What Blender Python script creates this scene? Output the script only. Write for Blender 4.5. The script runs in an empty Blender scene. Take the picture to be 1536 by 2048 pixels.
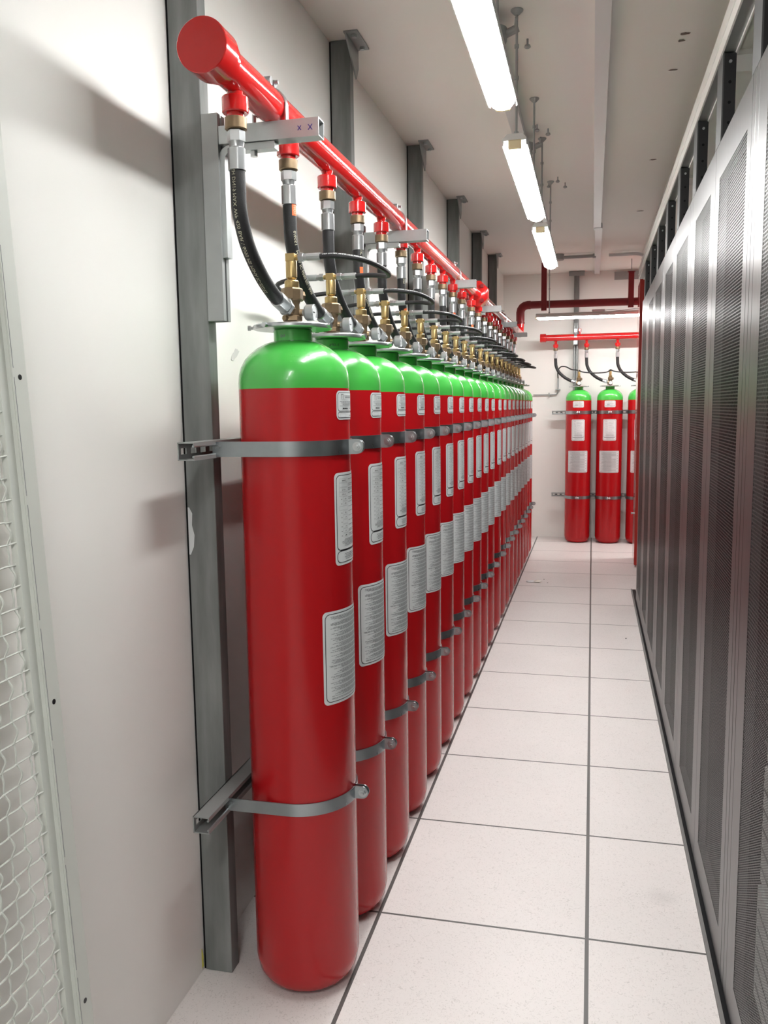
import bpy, math, random
from mathutils import Vector, Matrix
PI = math.pi
random.seed(7)
S = bpy.context.scene
COL = S.collection

# ---------------------------------------------------------------- camera, world, exposure
F_PX = 1716.0
cam_d = bpy.data.cameras.new('camera'); cam = bpy.data.objects.new('camera', cam_d); COL.objects.link(cam)
cam_d.sensor_fit = 'VERTICAL'; cam_d.sensor_height = 36.0; cam_d.lens = F_PX / 2048.0 * 36.0
cam_d.clip_start = 0.05; cam_d.clip_end = 60
RGT = Vector((0.97202981, 0.23450571, -0.01284984)); UPV = Vector((-0.01596232, 0.12055283, 0.99257857))
FWD = Vector((-0.23431442, 0.96461085, -0.1209242))
M = Matrix.Identity(4)
for r in range(3):
    M[r][0] = RGT[r]; M[r][1] = UPV[r]; M[r][2] = -FWD[r]
M[0][3], M[1][3], M[2][3] = -0.0082, -2.3198, 1.4928
cam.matrix_world = M
S.camera = cam
S.view_settings.view_transform = 'Standard'; S.view_settings.look = 'None'
S.view_settings.gamma = 1.0; S.view_settings.use_curve_mapping = False
S.view_settings.exposure = 1.8
LAMP_STRENGTH = 22.0
W = bpy.data.worlds.new('world'); S.world = W; W.use_nodes = True
W.node_tree.nodes['Background'].inputs[0].default_value = (0.9, 0.93, 1.0, 1)
W.node_tree.nodes['Background'].inputs[1].default_value = 0.05

# ---------------------------------------------------------------- materials
def new_mat(name):
    m = bpy.data.materials.new(name); m.use_nodes = True
    return m, m.node_tree.nodes, m.node_tree.links, m.node_tree.nodes['Principled BSDF']
def mat(name, col, rough=0.5, metal=0.0, noise=0.0, nscale=20.0, bump=0.0, bscale=200.0, coat=0.0, rvar=0.0, spec=0.5):
    m, N, L, P = new_mat(name)
    P.inputs['Base Color'].default_value = (*col, 1); P.inputs['Roughness'].default_value = rough
    P.inputs['Metallic'].default_value = metal; P.inputs['Coat Weight'].default_value = coat
    P.inputs['Coat Roughness'].default_value = 0.08; P.inputs['Specular IOR Level'].default_value = spec
    tc = N.new('ShaderNodeTexCoord')
    if noise > 0 or rvar > 0:
        n = N.new('ShaderNodeTexNoise'); n.inputs['Scale'].default_value = nscale; n.inputs['Detail'].default_value = 4
        L.new(tc.outputs['Object'], n.inputs['Vector'])
        if noise > 0:
            mx = N.new('ShaderNodeMix'); mx.data_type = 'RGBA'
            mx.inputs['A'].default_value = (*[c * (1 - noise) for c in col], 1)
            mx.inputs['B'].default_value = (*[min(1, c * (1 + noise)) for c in col], 1)
            L.new(n.outputs['Fac'], mx.inputs['Factor']); L.new(mx.outputs['Result'], P.inputs['Base Color'])
        if rvar > 0:
            mr = N.new('ShaderNodeMapRange'); mr.inputs['To Min'].default_value = max(0.02, rough - rvar); mr.inputs['To Max'].default_value = rough + rvar
            L.new(n.outputs['Fac'], mr.inputs['Value']); L.new(mr.outputs['Result'], P.inputs['Roughness'])
    if bump > 0:
        n2 = N.new('ShaderNodeTexNoise'); n2.inputs['Scale'].default_value = bscale; n2.inputs['Detail'].default_value = 3
        L.new(tc.outputs['Object'], n2.inputs['Vector'])
        b = N.new('ShaderNodeBump'); b.inputs['Strength'].default_value = bump; b.inputs['Distance'].default_value = 0.002
        L.new(n2.outputs['Fac'], b.inputs['Height']); L.new(b.outputs['Normal'], P.inputs['Normal'])
    return m
def emit(name, col, s):
    m, N, L, P = new_mat(name)
    P.inputs['Base Color'].default_value = (0.8, 0.8, 0.78, 1)
    P.inputs['Emission Color'].default_value = (*col, 1); P.inputs['Emission Strength'].default_value = s
    return m

M_WALL = mat('white_wall_paint', (0.88, 0.875, 0.84), 0.55, noise=0.015, nscale=1.5, bump=0.05, bscale=90)
M_CEIL = mat('white_ceiling_paint', (0.87, 0.84, 0.80), 0.75, noise=0.02, nscale=2, bump=0.08, bscale=60)
M_RED = mat('red_cylinder_enamel', (0.42, 0.007, 0.010), 0.25, bump=0.06, bscale=45, coat=0.1, rvar=0.03, nscale=6, spec=0.35)
M_GREEN = mat('green_shoulder_enamel', (0.058, 0.42, 0.062), 0.25, bump=0.25, bscale=60, coat=0.3)
M_PIPE = mat('gloss_red_pipe_paint', (0.52, 0.012, 0.012), 0.12, bump=0.15, bscale=70, coat=0.5)
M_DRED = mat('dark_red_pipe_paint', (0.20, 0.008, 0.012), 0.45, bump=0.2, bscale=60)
M_BRASS = mat('brass', (0.46, 0.335, 0.15), 0.34, metal=0.9, noise=0.12, nscale=60, bump=0.08)
M_BRONZE = mat('dull_bronze', (0.23, 0.165, 0.10), 0.42, metal=0.85, noise=0.2, nscale=60, bump=0.1)
M_ZINC = mat('zinc_plated_steel', (0.50, 0.52, 0.53), 0.28, metal=0.9, noise=0.08, nscale=30)
M_GALV = mat('galvanised_steel', (0.42, 0.45, 0.45), 0.38, metal=0.75, noise=0.15, nscale=25, rvar=0.08)
M_BAND = mat('bright_steel_band', (0.34, 0.37, 0.385), 0.30, metal=0.95, noise=0.12, nscale=25, rvar=0.08)
M_STRUT = mat('grey_strut_steel', (0.33, 0.345, 0.34), 0.5, metal=0.4, noise=0.12, nscale=15)
M_RUB = mat('black_rubber', (0.009, 0.009, 0.010), 0.55, bump=0.3, bscale=400)
M_BLK = mat('black_plastic', (0.006, 0.006, 0.007), 0.55, spec=0.12)
M_WHITE = mat('white_label_paper', (0.66, 0.69, 0.69), 0.4)
M_INK = mat('black_ink', (0.012, 0.012, 0.014), 0.4)
M_GREYINK = mat('grey_ink', (0.20, 0.21, 0.22), 0.5)
M_TXT = mat('pale_hose_print', (0.50, 0.48, 0.36), 0.6)
M_ORANGE = mat('orange_hose_print', (0.75, 0.14, 0.04), 0.5)
M_DIAL = mat('gauge_dial_glass', (0.82, 0.85, 0.86), 0.06, coat=1.0)
M_LAMPBODY = mat('lamp_housing_plastic', (0.62, 0.62, 0.60), 0.5)
M_LAMPEND = mat('translucent_lamp_end', (0.75, 0.62, 0.38), 0.4)
M_CONDUIT = mat('grey_conduit', (0.36, 0.37, 0.37), 0.5)
M_TRUNK = mat('white_trunking_plastic', (0.70, 0.69, 0.70), 0.4)
M_BEAM = mat('white_beam_enamel', (0.68, 0.67, 0.64), 0.35)
M_CABBLK = mat('black_cabinet_steel', (0.010, 0.010, 0.011), 0.4)
M_CABGREY = mat('dark_grey_post_coat', (0.055, 0.057, 0.058), 0.5)
M_EDGE = mat('grey_floor_edging', (0.16, 0.155, 0.15), 0.55)
M_REDCAB = mat('orange_red_cabinet_paint', (0.42, 0.020, 0.010), 0.4)
M_SMUDGE = mat('grey_wall_smudge', (0.66, 0.66, 0.65), 0.6)
M_EQUIP = mat('pale_equipment_panel', (0.55, 0.58, 0.56), 0.45)
M_PANELF = mat('pale_grey_powder_coat', (0.60, 0.62, 0.575), 0.5, noise=0.03, nscale=4)
M_FOAM = mat('yellow_foam', (0.45, 0.42, 0.08), 0.9, bump=0.6, bscale=80)
M_LAMP = emit('lit_diffuser', (1.0, 1.0, 0.985), LAMP_STRENGTH)
M_PEN = mat('blue_pen', (0.03, 0.02, 0.20), 0.5)
M_PLASTER = mat('bare_plaster_mark', (0.16, 0.12, 0.10), 0.8)
M_BUTT = mat('pale_paper_scrap', (0.75, 0.70, 0.62), 0.7)

def make_post_mat():
    m, N, L, P = new_mat('grey_post_paint')
    tc = N.new('ShaderNodeTexCoord'); mp = N.new('ShaderNodeMapping'); mp.inputs['Scale'].default_value = (14, 14, 2.2)
    n = N.new('ShaderNodeTexNoise'); n.inputs['Scale'].default_value = 1.5; n.inputs['Detail'].default_value = 5
    L.new(tc.outputs['Object'], mp.inputs['Vector']); L.new(mp.outputs['Vector'], n.inputs['Vector'])
    cr = N.new('ShaderNodeValToRGB'); cr.color_ramp.elements[0].position = 0.35; cr.color_ramp.elements[1].position = 0.75
    cr.color_ramp.elements[0].color = (0.135, 0.145, 0.14, 1); cr.color_ramp.elements[1].color = (0.25, 0.26, 0.255, 1)
    L.new(n.outputs['Fac'], cr.inputs['Fac']); L.new(cr.outputs['Color'], P.inputs['Base Color'])
    P.inputs['Roughness'].default_value = 0.5
    return m
M_POST = make_post_mat()

def make_floor_mat():
    m, N, L, P = new_mat('raised_floor_tiles')
    tc = N.new('ShaderNodeTexCoord'); sx = N.new('ShaderNodeSeparateXYZ'); L.new(tc.outputs['Object'], sx.inputs[0])
    def mth(op, a, b=None):
        n = N.new('ShaderNodeMath'); n.operation = op
        for i, v in enumerate((a, b)):
            if v is None: continue
            if isinstance(v, (int, float)): n.inputs[i].default_value = v
            else: L.new(v, n.inputs[i])
        return n.outputs[0]
    def edge(o):
        f = mth('FRACT', mth('DIVIDE', mth('ADD', o, 60.0), 0.6))
        return mth('MULTIPLY', mth('MINIMUM', f, mth('SUBTRACT', 1.0, f)), 0.6)
    ex, ey = edge(sx.outputs[0]), edge(sx.outputs[1])
    g = mth('MAXIMUM', mth('LESS_THAN', ex, 0.0055), mth('LESS_THAN', ey, 0.0040))
    wn = N.new('ShaderNodeTexNoise'); wn.inputs['Scale'].default_value = 90; wn.inputs['Detail'].default_value = 2; wn.inputs['Distortion'].default_value = 2.5
    L.new(tc.outputs['Object'], wn.inputs['Vector'])
    cr = N.new('ShaderNodeValToRGB'); e = cr.color_ramp.elements
    e[0].position = 0.30; e[0].color = (0.56, 0.525, 0.505, 1); e[1].position = 0.44; e[1].color = (0.72, 0.68, 0.662, 1)
    L.new(wn.outputs['Fac'], cr.inputs['Fac'])
    bn = N.new('ShaderNodeTexNoise'); bn.inputs['Scale'].default_value = 1.7; bn.inputs['Detail'].default_value = 3
    L.new(tc.outputs['Object'], bn.inputs['Vector'])
    mr = N.new('ShaderNodeMapRange'); mr.inputs['To Min'].default_value = 0.90; mr.inputs['To Max'].default_value = 1.06
    L.new(bn.outputs['Fac'], mr.inputs['Value'])
    vd = N.new('ShaderNodeVectorMath'); vd.operation = 'DISTANCE'; vd.inputs[1].default_value = (0.223, 0.259, 0); L.new(tc.outputs['Object'], vd.inputs[0])
    ms = N.new('ShaderNodeMapRange'); ms.inputs['From Min'].default_value = 0.015; ms.inputs['From Max'].default_value = 0.06; ms.inputs['To Min'].default_value = 0.88; ms.inputs['To Max'].default_value = 1.0
    L.new(mth('ADD', vd.outputs['Value'], mth('MULTIPLY', mth('SUBTRACT', wn.outputs['Fac'], 0.5), 0.06)), ms.inputs['Value'])
    mrs = mth('MULTIPLY', mr.outputs['Result'], ms.outputs['Result'])
    mu = N.new('ShaderNodeMix'); mu.data_type = 'RGBA'; mu.blend_type = 'MULTIPLY'; mu.inputs['Factor'].default_value = 1
    L.new(cr.outputs['Color'], mu.inputs['A']); L.new(mrs, mu.inputs['B'])
    mx = N.new('ShaderNodeMix'); mx.data_type = 'RGBA'; mx.inputs['B'].default_value = (0.085, 0.080, 0.076, 1)
    L.new(g, mx.inputs['Factor']); L.new(mu.outputs['Result'], mx.inputs['A']); L.new(mx.outputs['Result'], P.inputs['Base Color'])
    P.inputs['Roughness'].default_value = 0.42
    b = N.new('ShaderNodeBump'); b.inputs['Strength'].default_value = 0.5; b.inputs['Distance'].default_value = 0.002; b.invert = True
    L.new(g, b.inputs['Height']); L.new(b.outputs['Normal'], P.inputs['Normal'])
    return m
M_FLOOR = make_floor_mat()

def make_door_mat(name, perf):
    m, N, L, P = new_mat(name)
    tc = N.new('ShaderNodeTexCoord'); mp = N.new('ShaderNodeMapping'); mp.inputs['Scale'].default_value = (300, 300, 1.5)
    n = N.new('ShaderNodeTexNoise'); n.inputs['Scale'].default_value = 1; n.inputs['Detail'].default_value = 2
    L.new(tc.outputs['Object'], mp.inputs['Vector']); L.new(mp.outputs['Vector'], n.inputs['Vector'])
    P.inputs['Base Color'].default_value = (0.14, 0.14, 0.14, 1) if not perf else (0.045, 0.047, 0.046, 1)
    P.inputs['Metallic'].default_value = 1.0 if not perf else 0.4
    mr = N.new('ShaderNodeMapRange'); mr.inputs['To Min'].default_value = 0.30; mr.inputs['To Max'].default_value = 0.38
    L.new(n.outputs['Fac'], mr.inputs['Value']); L.new(mr.outputs['Result'], P.inputs['Roughness'])
    if perf:
        P.inputs['Roughness'].default_value = 0.45
        sx = N.new('ShaderNodeSeparateXYZ'); L.new(tc.outputs['Object'], sx.inputs[0])
        def mth(op, a, b=None):
            q = N.new('ShaderNodeMath'); q.operation = op
            for i, v in enumerate((a, b)):
                if v is None: continue
                if isinstance(v, (int, float)): q.inputs[i].default_value = v
                else: L.new(v, q.inputs[i])
            return q.outputs[0]
        p = 0.0098
        def cell(off):
            u = mth('SUBTRACT', mth('FRACT', mth('ADD', mth('DIVIDE', sx.outputs[1], p), 1000 + off)), 0.5)
            v = mth('SUBTRACT', mth('FRACT', mth('ADD', mth('DIVIDE', sx.outputs[2], p * 1.732), 1000 + off)), 0.5)
            v = mth('MULTIPLY', v, 1.732)
            return mth('ADD', mth('MULTIPLY', u, u), mth('MULTIPLY', v, v))
        dist = mth('MINIMUM', cell(0.0), cell(0.5))
        hole = mth('LESS_THAN', dist, 0.43 ** 2)
        a = mth('SUBTRACT', 1.0, hole)
        L.new(a, P.inputs['Alpha'])
    return m
M_DOOR = make_door_mat('brushed_grey_cabinet_door', False)
M_PERF = make_door_mat('perforated_grey_steel', True)

# ---------------------------------------------------------------- mesh helpers
class MB:
    def __init__(s): s.v = []; s.f = []; s.m = []; s.s = []; s.mats = []
    def mi(s, m):
        if m not in s.mats: s.mats.append(m)
        return s.mats.index(m)
    def add(s, vs, fs, m, smooth=False):
        o = len(s.v); s.v += [tuple(v) for v in vs]; k = s.mi(m)
        for f in fs: s.f.append([i + o for i in f]); s.m.append(k); s.s.append(smooth)
    def box(s, x0, x1, y0, y1, z0, z1, m, T=None):
        vs = [Vector((x, y, z)) for x in (x0, x1) for y in (y0, y1) for z in (z0, z1)]
        if T is not None: vs = [T @ v for v in vs]
        s.add(vs, [(0, 1, 3, 2), (4, 6, 7, 5), (0, 4, 5, 1), (2, 3, 7, 6), (0, 2, 6, 4), (1, 5, 7, 3)], m)
    def ring(s, rings, m, smooth=True, cap0=True, cap1=True, closed=False):
        n = len(rings[0]); vs = [v for r in rings for v in r]; fs = []
        R = len(rings)
        for i in range(R - 1 + (1 if closed else 0)):
            a, b = i * n, ((i + 1) % R) * n
            for j in range(n): fs.append((a + j, a + (j + 1) % n, b + (j + 1) % n, b + j))
        s.add(vs, fs, m, smooth)
        o = len(s.v) - len(vs); k = s.mi(m)
        if not closed:
            if cap0: s.f.append([o + j for j in range(n)][::-1]); s.m.append(k); s.s.append(False)
            if cap1: s.f.append([o + (R - 1) * n + j for j in range(n)]); s.m.append(k); s.s.append(False)
    def lathe(s, prof, m, n=32, T=None, smooth=True, cap0=True, cap1=True, ph=0.0):
        rings = []
        for r, z in prof:
            ring = [Vector((r * math.cos(2 * PI * (j + ph) / n), r * math.sin(2 * PI * (j + ph) / n), z)) for j in range(n)]
            if T is not None: ring = [T @ v for v in ring]
            rings.append(ring)
        s.ring(rings, m, smooth, cap0, cap1)
    def cyl(s, p0, p1, r0, m, r1=None, n=20, smooth=True, ph=0.0):
        p0, p1 = Vector(p0), Vector(p1); d = p1 - p0; L = d.length
        T = Matrix.Translation(p0) @ d.to_track_quat('Z', 'Y').to_matrix().to_4x4()
        s.lathe([(r0, 0), (r1 if r1 is not None else r0, L)], m, n, T, smooth, ph=ph)
    def prof(s, pr, p0, p1, m, n=20, smooth=True, ph=0.0):      # lathe along an axis: pr = [(r, t)]
        p0, p1 = Vector(p0), Vector(p1); d = p1 - p0
        T = Matrix.Translation(p0) @ d.to_track_quat('Z', 'Y').to_matrix().to_4x4()
        s.lathe(pr, m, n, T, smooth, ph=ph)
    def tube(s, pts, r, m, n=12, caps=True):
        fr = frames(pts); rings = []
        for k, (p, t, a, b) in enumerate(fr):
            rr = r[k] if isinstance(r, (list, tuple)) else r
            rings.append([p + a * (rr * math.cos(2 * PI * j / n)) + b * (rr * math.sin(2 * PI * j / n)) for j in range(n)])
        s.ring(rings, m, True, caps, caps)
    def sweep(s, prof2, p0, p1, ux, uy, m, caps=True):           # closed 2D outline swept straight
        p0, p1, ux, uy = map(Vector, (p0, p1, ux, uy))
        rings = [[p + ux * x + uy * y for x, y in prof2] for p in (p0, p1)]
        s.ring(rings, m, False, caps, caps)
    def build(s, name, parent=None, loc=None, bevel=0.0):
        me = bpy.data.meshes.new(name); me.from_pydata(s.v, [], s.f)
        for m in s.mats: me.materials.append(m)
        me.polygons.foreach_set('material_index', s.m); me.polygons.foreach_set('use_smooth', s.s)
        me.validate(); me.update()
        me.set_sharp_from_angle(angle=math.radians(30))
        import bmesh
        bm = bmesh.new(); bm.from_mesh(me); bmesh.ops.recalc_face_normals(bm, faces=bm.faces); bm.to_mesh(me); bm.free()
        o = bpy.data.objects.new(name, me); COL.objects.link(o)
        if parent is not None: o.parent = parent
        if loc is not None: o.location = loc
        if bevel > 0:
            b = o.modifiers.new('bevel', 'BEVEL'); b.width = bevel; b.segments = 2; b.limit_method = 'ANGLE'; b.angle_limit = math.radians(40)
        return o

def frames(pts):
    pts = [Vector(p) for p in pts]; out = []; a = None
    for i, p in enumerate(pts):
        t = (pts[min(i + 1, len(pts) - 1)] - pts[max(i - 1, 0)]).normalized()
        if a is None:
            ref = Vector((1, 0, 0)) if abs(t.x) < 0.9 else Vector((0, 0, 1))
            a = (ref - t * ref.dot(t)).normalized()
        else:
            a = (a - t * a.dot(t)).normalized()
        out.append((p, t, a, t.cross(a)))
    return out
def smoothpath(ctrl, n=10):                                       # Catmull-Rom
    P = [Vector(c) for c in ctrl]; P = [P[0] * 2 - P[1]] + P + [P[-1] * 2 - P[-2]]; out = []
    for i in range(1, len(P) - 2):
        for k in range(n):
            t = k / n
            out.append(0.5 * ((2 * P[i]) + (-P[i - 1] + P[i + 1]) * t + (2 * P[i - 1] - 5 * P[i] + 4 * P[i + 1] - P[i + 2]) * t * t + (-P[i - 1] + 3 * P[i] - 3 * P[i + 1] + P[i + 2]) * t ** 3))
    out.append(P[-2]); return out
def tag(o, label=None, cat=None, group=None, kind=None):
    if label: o['label'] = label
    if cat: o['category'] = cat
    if group: o['group'] = group
    if kind: o['kind'] = kind
    return o
def thing(name, label, cat, loc=(0, 0, 0), rz=0.0, group=None):
    o = bpy.data.objects.new(name, None); COL.objects.link(o); o.location = loc; o.rotation_euler = (0, 0, rz)
    o.empty_display_size = 0.05
    return tag(o, label, cat, group)
def dup(o, loc=None, rz=None, label=None, parent=None):
    c = o.copy(); COL.objects.link(c)
    if parent is not None: c.parent = parent
    if loc is not None: c.location = loc
    if rz is not None: c.rotation_euler = (0, 0, rz)
    if label: c['label'] = label
    for ch in list(o.children): dup(ch, parent=c)
    return c
ORD = ['first', 'second', 'third', 'fourth', 'fifth', 'sixth', 'seventh', 'eighth', 'ninth', 'tenth', 'eleventh', 'twelfth', 'thirteenth',
       'fourteenth', 'fifteenth', 'sixteenth', 'seventeenth', 'eighteenth', 'nineteenth', 'twentieth', 'twenty-first']

def text_polys(txt, size):
    cu = bpy.data.curves.new('lettering', 'FONT'); cu.body = txt; cu.size = size; cu.resolution_u = 2
    o = bpy.data.objects.new('lettering', cu); COL.objects.link(o)
    bpy.context.view_layer.update()
    me = bpy.data.meshes.new_from_object(o.evaluated_get(bpy.context.evaluated_depsgraph_get()))
    vs = [v.co.copy() for v in me.vertices]; fs = [list(p.vertices) for p in me.polygons]
    bpy.data.objects.remove(o); bpy.data.curves.remove(cu); bpy.data.meshes.remove(me)
    return vs, fs

# ---------------------------------------------------------------- room shell
def CZ(y): return 2.86 + 0.0105 * y
Y0, Y1, XL, XR = -6.0, 7.56, -1.0, 3.2
def quad(name, vs, m, thick, nrm):
    b = MB(); n = Vector(nrm) * thick; vs = [Vector(v) for v in vs]
    b.add(vs + [v + n for v in vs], [(0, 1, 2, 3), (4, 5, 6, 7), (0, 1, 5, 4), (1, 2, 6, 5), (2, 3, 7, 6), (3, 0, 4, 7)], m)
    return tag(b.build(name), kind='structure')
quad('floor', [(XL, Y0, 0), (XR, Y0, 0), (XR, Y1, 0), (XL, Y1, 0)], M_FLOOR, 0.1, (0, 0, -1))
quad('ceiling', [(XL, Y0, CZ(Y0)), (XR, Y0, CZ(Y0)), (XR, Y1, CZ(Y1)), (XL, Y1, CZ(Y1))], M_CEIL, 0.1, (0, 0, 1))
quad('wall_left', [(XL, Y0, 0), (XL, Y1, 0), (XL, Y1, CZ(Y1)), (XL, Y0, CZ(Y0))], M_WALL, 0.1, (-1, 0, 0))
quad('wall_right', [(XR, Y0, 0), (XR, Y1, 0), (XR, Y1, CZ(Y1)), (XR, Y0, CZ(Y0))], M_WALL, 0.1, (1, 0, 0))
quad('wall_back', [(XL, Y1, 0), (XR, Y1, 0), (XR, Y1, CZ(Y1)), (XL, Y1, CZ(Y1))], M_WALL, 0.1, (0, 1, 0))
quad('wall_front', [(XL, Y0, 0), (XR, Y0, 0), (XR, Y0, CZ(Y0)), (XL, Y0, CZ(Y0))], M_WALL, 0.1, (0, -1, 0))

def strip(name, x0, x1, y0, y1, h, m):                            # trunking hugging the sloped ceiling
    b = MB(); vs = []
    for x, y in ((x0, y0), (x1, y0), (x1, y1), (x0, y1)): vs += [(x, y, CZ(y) - h), (x, y, CZ(y) - 0.0005)]
    b.add(vs, [(0, 2, 4, 6), (1, 3, 5, 7), (0, 1, 3, 2), (2, 3, 5, 4), (4, 5, 7, 6), (6, 7, 1, 0)], m)
    return b
# central ceiling trunking with its joint collar
t = thing('cable_trunking', 'long white cable trunking running down the middle of the ceiling', 'cable trunking', (0, 0, 2.86))
def sub(bm, name, parent):                                        # world coords -> local of a thing at parent's location
    L = parent.location; bm.v = [(x - L.x, y - L.y, z - L.z) for x, y, z in bm.v]
    return bm.build(name, parent)
sub(strip('t', -0.022, 0.034, -3.5, 4.88, 0.035, M_TRUNK), 'trunking_channel', t)
sub(strip('t', -0.012, 0.046, 4.92, Y1 - 0.002, 0.035, M_TRUNK), 'trunking_channel', t)
sub(strip('t', -0.020, 0.044, 4.86, 4.94, 0.038, M_WHITE), 'joint_cover', t)
t = thing('cable_trunking', 'slim white trunking on the ceiling just above the hanging lamps', 'cable trunking', (-0.39, 0, 2.86))
sub(strip('t', -0.42, -0.362, -3.5, 4.9, 0.045, M_TRUNK), 'trunking_channel', t)
t = thing('cable_trunking', 'wide white ceiling trunking with cross branches above the server cabinets', 'cable trunking', (0.47, 0, 2.86))
sub(strip('t', 0.432, 0.52, -3.5, 6.6, 0.012, M_BEAM), 'trunking_channel', t)
for y in (-0.6, 1.49, 3.50, 5.60): sub(strip('t', 0.455, 2.6, y, y + 0.19, 0.02, M_BEAM), 'branch_channel', t)

# plaster marks and stains
def blob(name, c, r1, r2, nrm, m, label, cat, ang=0):
    b = MB(); n = Vector(nrm); u = Vector((0, 1, 0)) if abs(n.y) < .5 else Vector((1, 0, 0)); v = n.cross(u)
    ring = []
    for j in range(14):
        a = 2 * PI * j / 14; k = 0.7 + 0.5 * random.random()
        x, y = r1 * k * math.cos(a), r2 * k * math.sin(a)
        ring.append(u * (x * math.cos(ang) - y * math.sin(ang)) + v * (x * math.sin(ang) + y * math.cos(ang)))
    vs = ring + [p + n * 0.0006 for p in ring]
    b.add(vs, [list(range(14)), list(range(14, 28))] + [(j, (j + 1) % 14, 14 + (j + 1) % 14, 14 + j) for j in range(14)], m)
    return tag(b.build(name, loc=c), label, cat)
for (x, y, r1, r2, lb) in ((0.307, 1.27, 0.012, 0.022, 'dark plaster chip on the ceiling, the larger of the nearest pair'),
                           (0.299, 1.335, 0.010, 0.014, 'small dark plaster chip on the ceiling, next to the larger near chip'),
                           (0.296, 1.64, 0.008, 0.020, 'thin plaster scratch on the ceiling beyond the near pair of chips'),
                           (0.308, 3.06, 0.010, 0.020, 'faint plaster chip halfway down the ceiling'),
                           (0.312, 4.49, 0.010, 0.022, 'faint far plaster chip on the ceiling, second to last')):
    blob('plaster_chip', (x, y, CZ(y) - 0.0012), r1, r2, (0, 0, -1), M_PLASTER, lb, 'ceiling mark')

# ---------------------------------------------------------------- lamps
def make_lamp(label, loc, rz, group='long tube lamps hanging over the aisle'):
    t = thing('tube_lamp', label, 'ceiling lamp', loc, rz, group)
    L = 1.26
    def sec(w, h, z, n=8, top=False):
        if top: return [(-w, z), (w, z), (w, z + h), (-w, z + h)]
        return [(w * math.cos(PI + PI * k / n), z + h * math.sin(PI + PI * k / n)) for k in range(n + 1)]
    b = MB(); rings = []
    for y, k in ((-L / 2 + .022, .72), (-L / 2 + .03, .93), (-L / 2 + .045, 1), (L / 2 - .045, 1), (L / 2 - .03, .93), (L / 2 - .022, .72)):
        pts = sec(0.042 * k, 0.036 * k, 0.036)
        rings.append([Vector((x, y, z)) for x, z in pts])
    b.ring(rings, M_LAMP, True); b.build('diffuser', t)
    b = MB(); rings = []
    for y, k in ((-L / 2 + .004, .9), (-L / 2 + .012, 1), (L / 2 - .012, 1), (L / 2 - .004, .9)):
        rings.append([Vector((x * k, y, z)) for x, z in ((-.0430, .0365), (-.0430, .021), (-.0450, .021), (-.0450, .044), (-.030, .060), (.030, .060), (.0450, .044), (.0450, .021), (.0430, .021), (.0430, .0365))])
    b.ring(rings, M_LAMPBODY, False); b.build('housing', t)
    for s in (-1, 1):
        b = MB(); b.box(-.024, .024, min(s * (L / 2 - .022), s * (L / 2)), max(s * (L / 2 - .022), s * (L / 2)), .008, .040, M_LAMPEND)
        b.build('end_cap', t, bevel=.006)
    return t
lampz = 2.385
L1 = make_lamp('nearest of the lamps hanging in line over the aisle, cut by the top edge', (-0.29, -0.16, lampz), 0)
for y, lb in ((1.49, 'second lamp over the aisle, hanging beyond the nearest one'), (3.02, 'third lamp over the aisle, farthest of the three in line'),
              (-2.55, 'added fill lamp over the aisle just behind the camera'), (-4.6, 'added fill lamp over the aisle at the rear of the room')):  # both lamps behind the camera are unseen, added as fill light
    dup(L1, (-0.29, y, lampz), 0, lb)
fl = dup(L1, (0.05, 6.60, 2.345), PI / 2, 'long lit tube lamp hanging crosswise above the far red manifold')
fl['group'] = 'crosswise lamps by the back wall'
f2 = dup(L1, (1.45, 6.60, 2.345), PI / 2, 'crosswise tube lamp hidden behind the cabinets by the back wall'); f2['group'] = 'crosswise lamps by the back wall'

def rod(x, y, zb, label, lx=None):
    t = thing('lamp_rod', label, 'lamp rod', (x, y, zb))
    h = CZ(y) - zb
    b = MB(); b.cyl((0, 0, 0), (0, 0, h - .012), .0045, M_CONDUIT, n=10); b.build('rod', t)
    b = MB(); b.prof([(.008, 0), (.022, .014), (.022, .018)], (0, 0, h - .0185), (0, 0, h), M_CONDUIT, n=14); b.build('ceiling_cup', t)
    b = MB()
    for z in (.004, h * .45, h * .7): b.cyl((0, 0, z), (0, 0, z + .012), .008, M_CONDUIT, n=8)
    b.build('clip', t)
for y, lb in ((-0.70, 'grey rod holding the near end of the first aisle lamp'), (0.26, 'grey rod holding the far end of the first aisle lamp'),
              (0.90, 'grey rod holding the near end of the second aisle lamp'), (1.83, 'grey rod holding the far end of the second aisle lamp'),
              (2.46, 'grey rod holding the near end of the third aisle lamp'), (3.40, 'grey rod holding the far end of the third aisle lamp')):
    rod(-0.288, y, lampz + .060, lb)
rod(-0.445, 6.60, 2.405, 'thin grey rod holding the left end of the crosswise lamp')
rod(0.60, 6.60, 2.405, 'thin grey rod holding the right end of the crosswise lamp')
for y, lb in ((0.93, 'round grey junction box on the ceiling between first and second lamp'), (2.38, 'round grey junction box on the ceiling above the third lamp')):
    t = thing('junction_box', lb, 'junction box', (-0.37, y, CZ(y)))
    b = MB(); b.lathe([(.042, -.0455), (.045, -.044), (.045, -.086), (.040, -.095)], M_CONDUIT, 20); b.build('box', t)
    b = MB(); b.cyl((.04, 0, -.065), (.085, -.005, -.05), .014, M_CONDUIT, n=10); b.cyl((.075, 0, -.052), (.082, -.04, -.03), .006, M_CONDUIT, n=8); b.build('cable_gland', t)
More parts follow.
